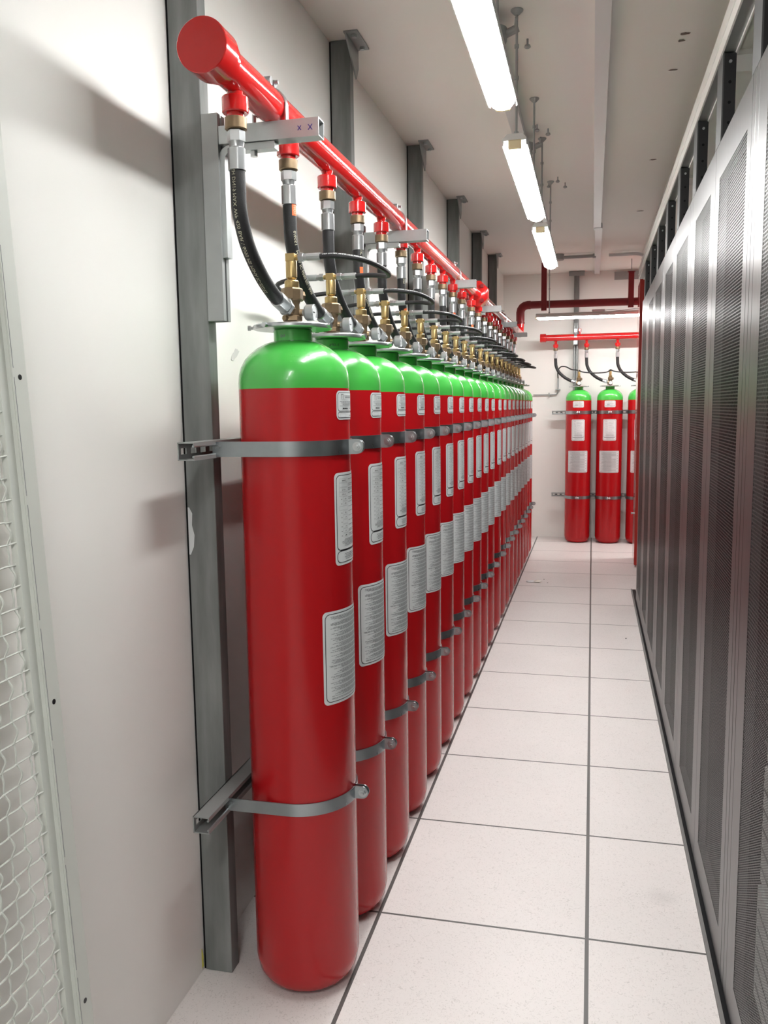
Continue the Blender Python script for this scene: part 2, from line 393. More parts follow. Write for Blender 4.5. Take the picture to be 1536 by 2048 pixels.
for i, (x, y) in enumerate(((-0.27, 1.16), (-0.30, 2.22), (-0.25, 2.30), (-0.24, 3.30), (-0.30, 3.42), (-0.20, 3.46))):
    t = thing('pipe_clip', 'small grey clip on the ceiling, %s along the lamp line' % ORD[i], 'clip', (x, y, CZ(y)))
    b = MB(); b.cyl((0, 0, 0), (0, 0, -.022), .004, M_CONDUIT, n=8); b.prof([(.008, 0), (.013, .004), (.010, .012)], (0, 0, -.034), (0, 0, -.02), M_CONDUIT, n=10); b.build('clip_body', t)
# far ceiling conduit
t = thing('conduit', 'translucent grey conduit across the far ceiling with a junction box', 'conduit', (-0.1, 6.3, CZ(6.3)))
b = MB(); b.cyl((-.22, 0, -.03), (.09, 0, -.03), .016, M_CONDUIT, n=12); b.build('tube', t)
b = MB(); b.lathe([(.055, -.0005), (.055, -.05), (.048, -.055)], M_CONDUIT, 18, Matrix.Translation((-.25, 0, 0))); b.build('junction_box', t)
b = MB(); b.cyl((.07, 0, -.03), (.10, 0, -.03), .022, M_CONDUIT, n=12); b.build('end_cap', t)

# ---------------------------------------------------------------- steel posts on the left wall
PY = [-0.355, 0.975, 2.38, 3.69, 4.95, 6.10]
def PZ(y): return 2.195 + 0.005 * y                               # manifold pipe axis height
PX, PR = -0.752, 0.0385
NAMES = ['nearest', 'second', 'third', 'fourth', 'fifth', 'farthest']
for i, y in enumerate(PY):
    t = thing('steel_post', '%s grey steel post standing against the left wall' % NAMES[i], 'post', (-1.0, y, 0))
    top = CZ(y) - .002
    b = MB(); b.box(.006, .082, 0, .045, .0, top, M_POST); b.build('post', t, bevel=.002)
    b = MB(); b.box(.0005, .0058, .004, .041, .0, top, M_BLK); b.build('backing_strip', t)
    b = MB()                                                       # ceiling bracket: plate with gusset
    T = CZ(y + .01) - .0012
    b.box(.079, .132, -.075, .10, T - .006, T, M_STRUT)
    b.add([(.083, -.075, T - .006), (.083, .10, T - .006), (.083, .10, T - .075), (.083, .07, T - .12), (.089, -.075, T - .006), (.089, .10, T - .006), (.089, .10, T - .075), (.089, .07, T - .12)],
          [(0, 1, 2, 3), (4, 5, 6, 7), (0, 1, 5, 4), (1, 2, 6, 5), (2, 3, 7, 6), (3, 0, 4, 7)], M_STRUT)
    br = b.build('ceiling_bracket', t)
    for yy in (-.045, .07):
        b = MB(); b.cyl((.112, yy, T - .016), (.112, yy, T - .006), .010, M_GALV, n=6, smooth=False); b.build('bolt', br)
    # vertical strut and arm
    zt = PZ(y) - PR
    b = MB(); C = [(0, 0), (.041, 0), (.041, .016), (.0385, .016), (.0385, .0025), (.0025, .0025), (.0025, .0385), (.0385, .0385), (.0385, .025), (.041, .025), (.041, .041), (0, .041)]
    b.sweep([(.083 + x, yy) for x, yy in C], (0, -.002, 1.706), (0, -.002, zt + .03), (1, 0, 0), (0, 1, 0), M_STRUT); b.build('mounting_strut', t)
    b = MB()
    for k in range(2):
        b.box(.1215, .126, .012, .030, zt - .30 + .05, zt - .05, M_GALV)
    b.build('angle_bracket_leg', t)
    b = MB()                                                       # square channel arm
    y0, y1 = .0, .041
    b.sweep([(y0, -.041), (y1, -.041), (y1, 0), (y0, 0), (y0, -.0028), (y1 - .0028, -.0028), (y1 - .0028, -.0382), (y0, -.0382)][:4], (.125, 0, zt), (.372, 0, zt), (0, 1, 0), (0, 0, 1), M_GALV, caps=False)
    b.sweep([(y0 + .003, -.038), (y1 - .003, -.038), (y1 - .003, -.003), (y0 + .003, -.003)], (.3725, 0, zt), (.20, 0, zt), (0, 1, 0), (0, 0, 1), M_STRUT, caps=False)
    b.add([(.125, y0, zt), (.125, y1, zt), (.125, y1, zt - .041), (.125, y0, zt - .041)], [(0, 1, 2, 3)], M_GALV)
    o = [(y0, -.041), (y1, -.041), (y1, 0), (y0, 0)]; ii = [(y0 + .003, -.038), (y1 - .003, -.038), (y1 - .003, -.003), (y0 + .003, -.003)]
    b.add([(.372, p, zt + q) for p, q in o + ii], [(0, 1, 5, 4), (1, 2, 6, 5), (2, 3, 7, 6), (3, 0, 4, 7)], M_ZINC)
    arm = b.build('support_arm', t)
    b = MB()
    pth = [(.128, zt - .30), (.128, zt - .085)] + [(.153 - .025 * math.cos(a), zt - .075 + .025 * math.sin(a)) for a in (.3, .6, .9, 1.2, 1.5)] + [(.262, zt - .050)]
    rings = []
    for k, (x_, z_) in enumerate(pth):
        q0, q1 = pth[max(k - 1, 0)], pth[min(k + 1, len(pth) - 1)]; dx, dz = q1[0] - q0[0], q1[1] - q0[1]; dl = math.hypot(dx, dz); nx, nz = -dz / dl * .008, dx / dl * .008
        rings.append([Vector((x_ + nx, .006, z_ + nz)), Vector((x_ + nx, .034, z_ + nz)), Vector((x_ - nx, .034, z_ - nz)), Vector((x_ - nx, .006, z_ - nz))])
    b.ring(rings, M_GALV, False)
    b.build('corner_bracket', arm)
    b = MB(); b.cyl((.205, .02, zt - .070), (.205, .02, zt - .0575), .009, M_ZINC, n=6, smooth=False); b.build('bolt', arm)
    # pipe strap over the manifold
    b = MB(); cx = PX + 1.0; cz = PZ(y); rr = PR + .0005; w = (.012, .030); rings = []
    for k in range(17):
        a = -.12 + (PI + .24) * k / 16
        c, s_ = math.cos(a), math.sin(a)
        rings.append([Vector((cx + c * rr, w[0], cz + s_ * rr)), Vector((cx + c * (rr + .0028), w[0], cz + s_ * (rr + .0028))), Vector((cx + c * (rr + .0028), w[1], cz + s_ * (rr + .0028))), Vector((cx + c * rr, w[1], cz + s_ * rr))])
    b.ring(rings, M_ZINC, False)
    for s_ in (-1, 1): b.box(cx + min(s_ * rr, s_ * (rr + .003)), cx + max(s_ * rr, s_ * (rr + .003)), w[0], w[1], zt - .002, cz + .004, M_ZINC)
    st = b.build('pipe_strap', arm)
    b = MB()
    for yy in (.004, .030): b.cyl((cx - .012, yy - .002, cz + rr + .012), (cx + .012, yy - .002, cz + rr + .012), .010, M_ZINC, n=12)
    b.cyl((cx - .022, .021, cz + rr + .014), (cx + .022, .021, cz + rr + .014), .005, M_ZINC, n=8); b.build('strap_bolt', st)
    if i == 0:
        b = MB()
        for (xx, s_) in ((.352, 1), (.326, .8)):
            for d in (-1, 1):
                b.box(-.008 * s_, .008 * s_, 0, .0004, -.0009, .0009, M_PEN, Matrix.Translation((xx, -.0006, zt - .021)) @ Matrix.Rotation(d * .9, 4, 'Y'))
        b.build('pen_mark', arm)
        b = MB(); b.box(.006, .025, -.0008, -.0002, 1.14, 1.25, M_WHITE); 
        b = MB(); pts = []
        zz = [1.13, 1.15, 1.18, 1.205, 1.235, 1.25]; ww = [.004, .013, .016, .010, .012, .004]
        vs = []
        for z, w_ in zip(zz, ww): vs += [(.0075, -.0012, z), (.0075 + w_, -.0012, z)]
        b.add(vs, [(2 * k, 2 * k + 1, 2 * k + 3, 2 * k + 2) for k in range(5)], M_WHITE); b.build('paint_patch', t)
blob('foam_scrap', (-1.0, -.365, .03), .006, .03, (0, -1, 0), M_FOAM, 'bit of yellow foam squeezed beside the foot of the nearest post', 'foam')

# ---------------------------------------------------------------- slotted rails
def make_rail(name, label, p, L, rz):                              # runs along local +Y from the origin, open towards local +X
    t = thing(name, label, 'rail', p, rz)
    b = MB(); h = .041; th = .0025
    b.box(0, th, 0, L, 0, .0135, M_STRUT); b.box(0, th, 0, L, h - .0135, h, M_STRUT)
    k = 0; y = 0.0
    while y < L - .02:
        b.box(0, th, y, min(L, y + (.012 if k == 0 else .022)), .0135, h - .0135, M_STRUT); y = (.040 if k == 0 else y + .05); k += 1
    b.box(0, .041, 0, L, 0, th, M_STRUT); b.box(0, .041, 0, L, h - th, h, M_STRUT)
    b.box(.0385, .041, 0, L, th, .008, M_STRUT); b.box(.0385, .041, 0, L, h - .008, h - th, M_STRUT)
    b.build('channel', t)
    b = MB()
    for z in (.0085, h - .0085): b.cyl((.0385, 0, z), (.0385, L, z), .0028, M_GALV, n=8)
    b.build('rolled_lip', t)
    return t
XC = -0.725
YC = [-.29 + .325 * i for i in range(11)] + [3.36 + .336 * i for i in range(10)]
RAILX = -.917
make_rail('slotted_rail', 'upper slotted steel rail behind the long row of cylinders', (RAILX, -.545, 1.379), 7.35, 0)
make_rail('slotted_rail', 'lower slotted steel rail behind the long row of cylinders', (RAILX, -.545, .492), 7.35, 0)
FX = [-.155, .172, .494]; FY = 7.27
FXX = FX + [.82]
make_rail('slotted_rail', 'upper slotted steel rail behind the far row of cylinders', (-.445, FY + .192, 1.392), 1.6, -PI / 2)
make_rail('slotted_rail', 'lower slotted steel rail behind the far row of cylinders', (-.441, FY + .192, .480), 1.6, -PI / 2)

# ---------------------------------------------------------------- gas cylinder
R = .136
def label_mesh(kind):
    b = MB()
    if kind == 'small': w, z0, z1 = .116, 1.465, 1.534
    elif kind == 'tall': w, z0, z1 = .142, 1.112, 1.338
    else: w, z0, z1 = .226, .770, 1.003
    w /= 2
    def P(u, z, e): a = u / R; return Vector(((R + e) * math.cos(a), (R + e) * math.sin(a), z))
    def strip_quad(u0, u1, za, zb, e, m, ns=None):
        ns = ns or max(1, int(abs(u1 - u0) / .006)); vs = []
        for k in range(ns + 1):
            u = u0 + (u1 - u0) * k / ns; vs += [P(u, za, e), P(u, zb, e)]
        b.add(vs, [(2 * k, 2 * k + 2, 2 * k + 3, 2 * k + 1) for k in range(ns)], m, True)
    def rrect(wd, a, c, rad, e, m, ring=None):
        us = []; N = 36
        for k in range(N + 1):
            u = -wd + 2 * wd * k / N; us.append(u)
        us = sorted(set(us + [-wd + rad * (1 - math.cos(q * PI / 12)) for q in range(7)] + [wd - rad * (1 - math.cos(q * PI / 12)) for q in range(7)]))
        def ins(u, wd=wd, rad=rad):
            d = wd - abs(u)
            return rad - math.sqrt(max(0, rad * rad - (rad - d) ** 2)) if d < rad else 0
        vs = []
        for u in us: vs += [P(u, a + ins(u), e), P(u, c - ins(u), e)]
        b.add(vs, [(2 * k, 2 * k + 2, 2 * k + 3, 2 * k + 1) for k in range(len(us) - 1)], m, True)
    def box_outline(u0, u1, za, zb, t_, m, e=.0016):
        strip_quad(u0, u1, za, za + t_, e, m); strip_quad(u0, u1, zb - t_, zb, e, m)
        strip_quad(u0, u0 + t_, za, zb, e, m, 1); strip_quad(u1 - t_, u1, za, zb, e, m, 1)
    rrect(w, z0, z1, .012, .0006, M_WHITE)
    rnd = random.Random(3 if kind == 'small' else 5 if kind == 'tall' else 9)
    def line(u0, u1, z, h, m):                                     # a printed line broken up into words
        u = u0
        while u < u1:
            l = .003 + rnd.random() * .009; strip_quad(u, min(u1, u + l), z, z + h, .0016, m, 1 if l < .007 else 2); u += l + .0016
    if kind == 'small':
        zs = z0 + .019
        rrect(w - .004, zs + .001, z1 - .004, .009, .0009, M_INK); rrect(w - .0052, zs + .0022, z1 - .0052, .008, .0012, M_WHITE)
        rrect(w - .004, z0 + .004, zs - .001, .007, .0009, M_INK); rrect(w - .0052, z0 + .0052, zs - .0022, .006, .0012, M_WHITE)
        strip_quad(-.038, -.037, z1 - .020, z1 - .008, .0016, M_INK, 1); strip_quad(-.031, -.030, z1 - .020, z1 - .008, .0016, M_INK, 1); strip_quad(-.040, -.030, z1 - .009, z1 - .008, .0016, M_INK, 1)
        strip_quad(-.040, .030, z1 - .0215, z1 - .021, .0016, M_GREYINK)
        for k, z in enumerate((z1 - .0125, z1 - .0165)): line(-.024 + .003 * k, .028 - .006 * k, z, .0016, M_GREYINK)
        for k in range(4): line(-.046 + .006 * (k % 3), .044 - .004 * k, z1 - .026 - .0036 * k, .0012, M_GREYINK)
        box_outline(-.036, .0, zs + .0055, zs + .0105, .0004, M_GREYINK); line(-.033, -.006, zs + .0066, .0026, M_INK)
        line(.008, .044, zs + .008, .0012, M_GREYINK)
        box_outline(-.044, -.018, z0 + .0065, z0 + .015, .0003, M_GREYINK); line(.006, .042, z0 + .009, .0016, M_GREYINK)
    elif kind == 'tall':
        zs = z0 + .036
        rrect(w - .006, zs + .0008, z1 - .006, .012, .0009, M_INK); rrect(w - .0076, zs + .0024, z1 - .0076, .011, .0012, M_WHITE)
        rrect(w - .006, z0 + .006, zs - .0008, .012, .0009, M_INK); rrect(w - .0076, z0 + .0076, zs - .0024, .011, .0012, M_WHITE)
        strip_quad(-w + .018, w - .018, zs - .0012, zs + .0012, .0010, M_INK)
        z = z1 - .020
        rows = [(1, 1), (1, 0), (1, 1), (1, 1), (0, 1), (0, 1), (1, 0), (0, 1), (0, 1), (0, 0), (0, 1), (0, 1), (0, 1)]
        for wide, txt in rows:
            u0 = -.055 if wide else -.040; u1 = -.018
            box_outline(u0, u1, z - .004, z + .0055, .0004, M_GREYINK)
            if txt:
                uu = u0 + (.012 if wide else .008)
                while uu < u1 - .006:
                    hh = .0018 + rnd.random() * .0022; strip_quad(uu, uu + .0007 + rnd.random() * .0008, z - .0014, z - .0014 + hh, .0016, M_INK, 1)
                    if rnd.random() < .6: strip_quad(uu, uu + .0022, z - .0014 + hh * rnd.random(), z - .0006 + hh * .6, .0016, M_INK, 1)
                    uu += .0028 + (.002 if rnd.random() < .25 else 0)
            if not wide: line(u0 - .008, u0 - .004, z - .001, .002, M_GREYINK)
            line(-.013, .02 + rnd.random() * .035, z + .002, .0014, M_GREYINK)
            if rnd.random() < .5: line(-.013, .01 + rnd.random() * .03, z - .0022, .0014, M_GREYINK)
            z -= .0112
        for k in range(6): line(-.048 + rnd.random() * .02, .05 - rnd.random() * .01, z + .002 - .0032 * k, .0013, M_GREYINK)
        for k in range(4): line(-.040 + rnd.random() * .01, .044, z0 + .026 - .0042 * k, .0014, M_GREYINK)
    else:
        rrect(w - .006, z0 + .006, z1 - .006, .014, .0009, M_INK); rrect(w - .0078, z0 + .0078, z1 - .0078, .012, .0012, M_WHITE)
        strip_quad(w - .036, w - .0352, z0 + .008, z1 - .008, .0016, M_INK, 1)
        z = z1 - .014; k = 0; uL = -w + .016
        while z > z0 + .012:
            c = rnd.random(); ind = (0, .004, .03, .012, .02)[int(rnd.random() * 5)] + rnd.random() * .012
            line(uL + ind, w - .040 - (0 if c < .75 else .05), z, .0011, M_GREYINK); k += 1
            z -= .0021 if k % 5 else .0052
        for k in range(7): line(w - .026, w - .018, z1 - .03 - .027 * k, .006, M_GREYINK)
    return b

def make_cylinder(label, loc, rz, group):
    t = thing('gas_cylinder', label, 'gas cylinder', loc, rz, group)
    b = MB()
    b.lathe([(.072, .006), (.084, .0005), (.098, .004), (.117, .017), (.130, .038), (R, .070), (R, 1.5405)], M_RED, 56, cap1=False)
    b.lathe([(R, 1.5405), (R, 1.556), (.1345, 1.575), (.129, 1.594), (.119, 1.612), (.105, 1.627), (.088, 1.640), (.069, 1.650), (.0455, 1.657)], M_GREEN, 56, cap0=False)
    b.build('cylinder_body', t)
    b = MB(); b.lathe([(.0470, 1.650), (.0475, 1.6815), (.0455, 1.684)], M_GREEN, 36); b.build('neck_ring', t)
    for nm, k in (('filling_label', 'small'), ('data_label', 'tall'), ('instruction_label', 'wide')):
        o = label_mesh(k).build(nm, t); o.rotation_euler = (0, 0, -.0)
    b = MB(); b.lathe([(.020, 1.6842), (.094, 1.6842), (.0965, 1.687), (.0965, 1.693), (.095, 1.695), (.020, 1.6965)], M_ZINC, 48); pl = b.build('cap_plate', t)
    for a in (-2.9, -1.9, -.25, 1.3):
        b = MB(); c, s_ = math.cos(a), math.sin(a)
        b.cyl((c * .093, s_ * .093, 1.6895), (c * .108, s_ * .108, 1.6895), .0035, M_ZINC, n=8); b.cyl((c * .103, s_ * .103, 1.6895), (c * .110, s_ * .110, 1.6895), .0068, M_ZINC, n=6, smooth=False); b.build('plate_bolt', pl)
    # valve
    b = MB()
    b.lathe([(.0145, 1.690), (.0145, 1.704)], M_BRONZE, 20)
    b.lathe([(.020, 1.704), (.0235, 1.706), (.0235, 1.716), (.020, 1.718)], M_BRONZE, 6, smooth=False, ph=.3)
    b.lathe([(.017, 1.716), (.0185, 1.730), (.0175, 1.745), (.022, 1.7555)], M_BRONZE, 24)
    b.lathe([(.0235, 1.754), (.027, 1.757), (.027, 1.780), (.0245, 1.7835)], M_BRONZE, 8, smooth=False, ph=.5)
    b.cyl((0, 0, 1.768), (.027 * .55, .030, 1.768), .0135, M_BRONZE, n=8, smooth=False)
    b.cyl((0, 0, 1.727), (.030, .010, 1.725), .0085, M_BRONZE, n=14)
    b.cyl((0, 0, 1.731), (-.004, -.028, 1.7345), .0150, M_BRONZE, n=8, smooth=False)
    b.cyl((0, 0, 1.711), (-.012, -.0275, 1.711), .007, M_BRONZE, n=8)
    v = b.build('valve', t)
    b = MB()
    b.lathe([(.0170, 1.7830), (.0178, 1.785), (.0178, 1.799), (.0155, 1.8025), (.010, 1.8035), (.009, 1.806)], M_BRASS, 24)
    b.lathe([(.009, 1.804), (.0135, 1.8085), (.0138, 1.845), (.0128, 1.8475)], M_BRASS, 24)
    b.box(-.0115, .0115, -.0115, .0115, 1.8465, 1.8655, M_BRASS); b.build('actuator', v, bevel=.0015)
    # gauge, facing the aisle
    T = Matrix.Translation((.026, .004, 1.7245)) @ Matrix.Rotation(-.04, 4, 'Z') @ Matrix.Rotation(PI / 2, 4, 'Y')
    b = MB(); b.lathe([(.0075, 0), (.0075, .006), (.0165, .007), (.0195, .011), (.0195, .030), (.0180, .0315), (.0165, .0305)], M_GALV, 28, T, cap1=False)
    g = b.build('gauge', v)
    b = MB(); b.lathe([(.0166, .0290), (.0166, .0300)], M_DIAL, 24, T, smooth=False); d = b.build('dial', g)
    b = MB()
    b.box(-.001, .001, -.012, .002, .0302, .0306, M_INK, T)
    for k in range(7):
        a = .6 + k * .32
        b.box(-.0006, .0006, .011, .0145, .0302, .0306, M_GREYINK, T @ Matrix.Rotation(a - 1.5, 4, 'Z'))
    b.build('dial_marking', g)
    return t
G1 = 'gas cylinders in the long row by the left wall'
cyl0 = make_cylinder('nearest tall red gas cylinder with a green shoulder, at the front of the long row', (XC, YC[0], 0), 0, G1)
for i, y in enumerate(YC[1:], 1):
    c = dup(cyl0, (XC, y, 0), 0, '%s red gas cylinder with green shoulder, counting from the camera along the left row' % ORD[i] if i < 20 else 'farthest red gas cylinder with green shoulder at the end of the left row')
G2 = 'gas cylinders along the back wall'
FN = ['leftmost', 'middle', 'rightmost, half hidden']
for i, x in enumerate(FX):
    c = dup(cyl0, (x, FY, 0), -PI / 2, '%s of the three red gas cylinders against the back wall' % FN[i]); c['group'] = G2

# embossed stamp rows on the nearest shoulder and neck writing (mirrored, as photographed)
def shoulder_text(rows, parent, m, name, prof, raise_):
    b = MB()
    for txt, size, zc, a0 in rows:
        vs, fs = text_polys(txt, size); W_ = max(v.x for v in vs)
        out = []
        for v in vs:
            x = (W_ / 2 - v.x)                                     # mirrored lettering
            z = zc + v.y * .8; r = prof(z) + raise_; a = a0 + x / max(.03, r)
            out.append((r * math.cos(a), r * math.sin(a), z))
        b.add(out, fs, m)
    return b.build(name, parent)
SH = [(1.5405, R), (1.556, R), (1.575, .1345), (1.594, .129), (1.612, .119), (1.627, .105), (1.640, .088), (1.650, .069)]
def shp(z):
    for (a, ra), (c, rc) in zip(SH, SH[1:]):
        if a <= z <= c: return ra + (rc - ra) * (z - a) / (c - a)
    return SH[0][1] if z < SH[0][0] else SH[-1][1]
M_EMB = mat('embossed_green_enamel', (0.09,0.5,0.10), 0.2, coat=.4)
AZ = math.atan2(-2.3198 - YC[0], -.0082 - XC)
shoulder_text([('UK N  EC 1  03', .0075, 1.627, AZ + .12), ('80 L    0281 W', .0075, 1.613, AZ + .14), ('SN 00351531-2  H', .0075, 1.600, AZ + .16)], cyl0, M_EMB, 'embossed_stamp', shp, .0006)
shoulder_text([('NI', .013, 1.663, AZ - .55)], cyl0, M_GREYINK, 'neck_writing', lambda z: .0472, .0006)
cyl1 = [o for o in bpy.data.objects if o.get('label', '').startswith('second red gas')][0]
AZ2 = math.atan2(-2.3198 - YC[1], -.0082 - XC)
shoulder_text([('3-0P6', .013, 1.663, AZ2 + .15)], cyl1, M_INK, 'neck_writing', lambda z: .0472, .0006)

# ---------------------------------------------------------------- clamps
def make_clamp(label, loc, rz, h, group, xb=-.16):
    t = thing('clamp_band', label, 'clamp', loc, rz, group)
    r0 = R + .0008; th = .003
    for s_ in (-1, 1):
        path = [(xb, s_ * r0), (xb + .02, s_ * r0), (-.05, s_ * r0)]
        a1 = PI / 2 - .055
        path += [(r0 * math.sin(a), s_ * r0 * math.cos(a)) for a in [a1 * k / 16 for k in range(17)]]
        path += [(r0 + .004, s_ * .0055), (.158, s_ * .0045)]
        P2 = [Vector((x, y, 0)) for x, y in path]; rings = []
        for k, p in enumerate(P2):
            d = (P2[min(k + 1, len(P2) - 1)] - P2[max(k - 1, 0)]).normalized(); n = Vector((d.y, -d.x, 0)) * -s_ * -1
            n = Vector((-d.y, d.x, 0)) * s_
            rings.append([p + Vector((0, 0, -h / 2)), p + n * th + Vector((0, 0, -h / 2)), p + n * th + Vector((0, 0, h / 2)), p + Vector((0, 0, h / 2))])
        b = MB(); b.ring(rings, M_BAND, False)
        y0, y1 = sorted((s_ * .0045, s_ * .0075))
        T = Matrix.Translation((.158, 0, 0)) @ Matrix.Rotation(PI / 2, 4, 'X')
        b.lathe([(h / 2, -y1), (h / 2, -y0)], M_BAND, 24, T)
        b.build('band', t)
    b = MB(); b.cyl((.160, -.019, 0), (.160, .019, 0), .0042, M_ZINC, n=10)
    b.cyl((.160, -.0135, 0), (.160, -.0076, 0), .0085, M_ZINC, n=6, smooth=False); b.cyl((.160, -.0084, 0), (.160, -.0076, 0), .0115, M_ZINC, n=18)
    b.cyl((.160, .0076, 0), (.160, .0135, 0), .0085, M_ZINC, n=6, smooth=False); b.build('bolt', t)
    return t
cu = make_clamp('upper steel clamp band around the nearest cylinder', (XC, YC[0], 1.399), 0, .036, 'upper clamp bands')
cl = make_clamp('lower steel clamp band around the nearest cylinder', (XC, YC[0], .513), 0, .032, 'lower clamp bands')
for i, y in enumerate(YC[1:], 1):
    dup(cu, (XC, y, 1.399), 0, 'upper steel clamp band around the %s cylinder of the long row' % ORD[i])
    dup(cl, (XC, y, .513), 0, 'lower steel clamp band around the %s cylinder of the long row' % ORD[i])
for i, x in enumerate(FX):
    dup(cu, (x, FY, 1.413), -PI / 2, 'upper clamp band around the %s cylinder at the back wall' % FN[i].split(',')[0])
    dup(cl, (x, FY, .497), -PI / 2, 'lower clamp band around the %s cylinder at the back wall' % FN[i].split(',')[0])

# ---------------------------------------------------------------- discharge hoses
HZ = 2.0785                                                        # top of the hose nut
OUT = (-.027, -.252)
HP = smoothpath([(OUT[0], OUT[1], 2.004), (OUT[0], OUT[1] + .002, 1.955), (OUT[0], OUT[1] + .008, 1.91), (-.024, -.215, 1.850), (-.018, -.158, 1.795), (-.012, -.100, 1.760), (-.0095, -.077, 1.7505)], 8)
HEND = (Vector((-.0095, -.077, 1.7505)), Vector((-.0035, -.024, 1.7340)))
def make_hose(label, loc, rz, group):
    t = thing('discharge_hose', label, 'hose', loc, rz, group)
    b = MB(); b.tube(HP, .0165, M_RUB, 18); b.build('rubber_hose', t)
    x, y = OUT
    b = MB(); b.lathe([(.0165, 2.0785), (.0195, 2.077), (.0195, 2.056), (.0175, 2.0545)], M_ZINC, 6, Matrix.Translation((x, y, 0)), smooth=False, ph=.2)
    b.lathe([(.0170, 2.0560), (.0150, 2.046), (.0150, 2.043)], M_ZINC, 20, Matrix.Translation((x, y, 0))); b.build('swivel_nut', t)
    b = MB(); b.lathe([(.0165, 2.0440), (.0190, 2.0415), (.0190, 1.9975), (.0175, 1.997)], M_ZINC, 12, Matrix.Translation((x, y, 0)), smooth=True); b.build('ferrule', t)
    b = MB(); d = HEND[1] - HEND[0]; dn = d.normalized()
    b.prof([(.0175, 0), (.0192, .002), (.0192, d.length * .72), (.017, d.length * .74)], HEND[0] - dn * .002, HEND[1], M_ZINC, 12); b.build('ferrule', t)
    b = MB(); b.prof([(.0205, 0), (.0215, .002), (.0215, .010), (.019, .012)], HEND[0] + d * .74, HEND[1], M_ZINC, 6, smooth=False); b.build('swivel_nut', t)
    return t
hose0 = make_hose('nearest thick black discharge hose curving down to the front cylinder', (XC, YC[0], 0), 0, 'discharge hoses of the long row')
hoses = [hose0]
for i, y in enumerate(YC[1:], 1):
    hoses.append(dup(hose0, (XC, y, 0), 0, 'thick black discharge hose dropping to the %s cylinder of the long row' % ORD[i]))
FHZ = -.045
for i, x in enumerate(FX):
    h = dup(hose0, (x, FY, 0), -PI / 2, 'thick black discharge hose curving to the %s cylinder at the back wall' % FN[i].split(',')[0]); h['group'] = 'discharge hoses at the back wall'

def hose_text(txt, size, path, s0, az, rad, parent, m, name, rep=None):
    vs, fs = text_polys(txt, size); H = size * .7
    fr = frames(path); cum = [0]
    for a, c in zip(fr, fr[1:]): cum.append(cum[-1] + (c[0] - a[0]).length)
    out = []
    for v in vs:
        s = s0 + v.x; k = 0
        while k < len(cum) - 2 and cum[k + 1] < s: k += 1
        f = min(1, max(0, (s - cum[k]) / max(1e-6, cum[k + 1] - cum[k])))
        p = fr[k][0].lerp(fr[k + 1][0], f); a = fr[k][2]; b_ = fr[k][3]; d = Vector(az); tt = fr[k][1]
        d = (d - tt * d.dot(tt)).normalized(); w = tt.cross(d)
        ang = (v.y - H / 2) / rad                                   # mirrored lettering
        out.append(p + d * (rad * math.cos(ang)) + w * (rad * math.sin(ang)))
    b = MB(); b.add(out, fs, m); return b.build(name, parent)
hose_text('SH DN19 MAX WP 420 BAR \\ 6090 PSI MSHA IC-252/02', .0118, HP, .004, (-.15, -1.0, 0), .0169, hoses[0], M_TXT, 'hose_print')
hose_text('0/6051   MSHA IC 6090 PSI / BAR', .0125, HP, .070, (.86, -.5, 0), .0169, hoses[1], M_TXT, 'hose_print')
hose_text('3/4" E', .0118, HP, .004, (.8, -.6, 0), .0169, hoses[3], M_TXT, 'hose_print')
hose_text('IC-252 MSHA 6090 PSI', .0118, HP, .125, (.86, -.5, 0), .0169, hoses[3], M_TXT, 'hose_print')
hose_text('0605', .0118, HP, .004, (.75, -.66, 0), .0169, hoses[5], M_TXT, 'hose_print')
def hose_patch(parent, s0, L, az, half=.5):
    fr = frames(HP); cum = [0]
    for a, c in zip(fr, fr[1:]): cum.append(cum[-1] + (c[0] - a[0]).length)
    rings = []
    b = MB(); vs = []; nn = 6
    for q in range(7):
        s = s0 + L * q / 6; k = 0
        while k < len(cum) - 2 and cum[k + 1] < s: k += 1
        f = (s - cum[k]) / (cum[k + 1] - cum[k]); p = fr[k][0].lerp(fr[k + 1][0], f); tt = fr[k][1]
        d = Vector(az); d = (d - tt * d.dot(tt)).normalized(); w = tt.cross(d)
        for j in range(nn + 1):
            a = -half + 2 * half * j / nn; vs.append(p + d * (.0168 * math.cos(a)) + w * (.0168 * math.sin(a)))
    b.add(vs, [(q * (nn + 1) + j, q * (nn + 1) + j + 1, (q + 1) * (nn + 1) + j + 1, (q + 1) * (nn + 1) + j) for q in range(6) for j in range(nn)], M_ORANGE, True)
    return b.build('orange_print', parent)
hose_patch(hoses[1], .006, .028, (.95, -.35, 0)); hose_text('HOL', .012, HP, .008, (.95, -.35, 0), .0172, hoses[1], M_TXT, 'hose_print')
hose_patch(hoses[3], .060, .024, (.8, -.6, 0), .4); hose_patch(hoses[5], .120, .030, (.75, -.66, 0), .45); hose_patch(hoses[9], .006, .024, (.6, -.8, 0), .45)
hose_patch(hoses[11], .006, .022, (.6, -.8, 0), .45)

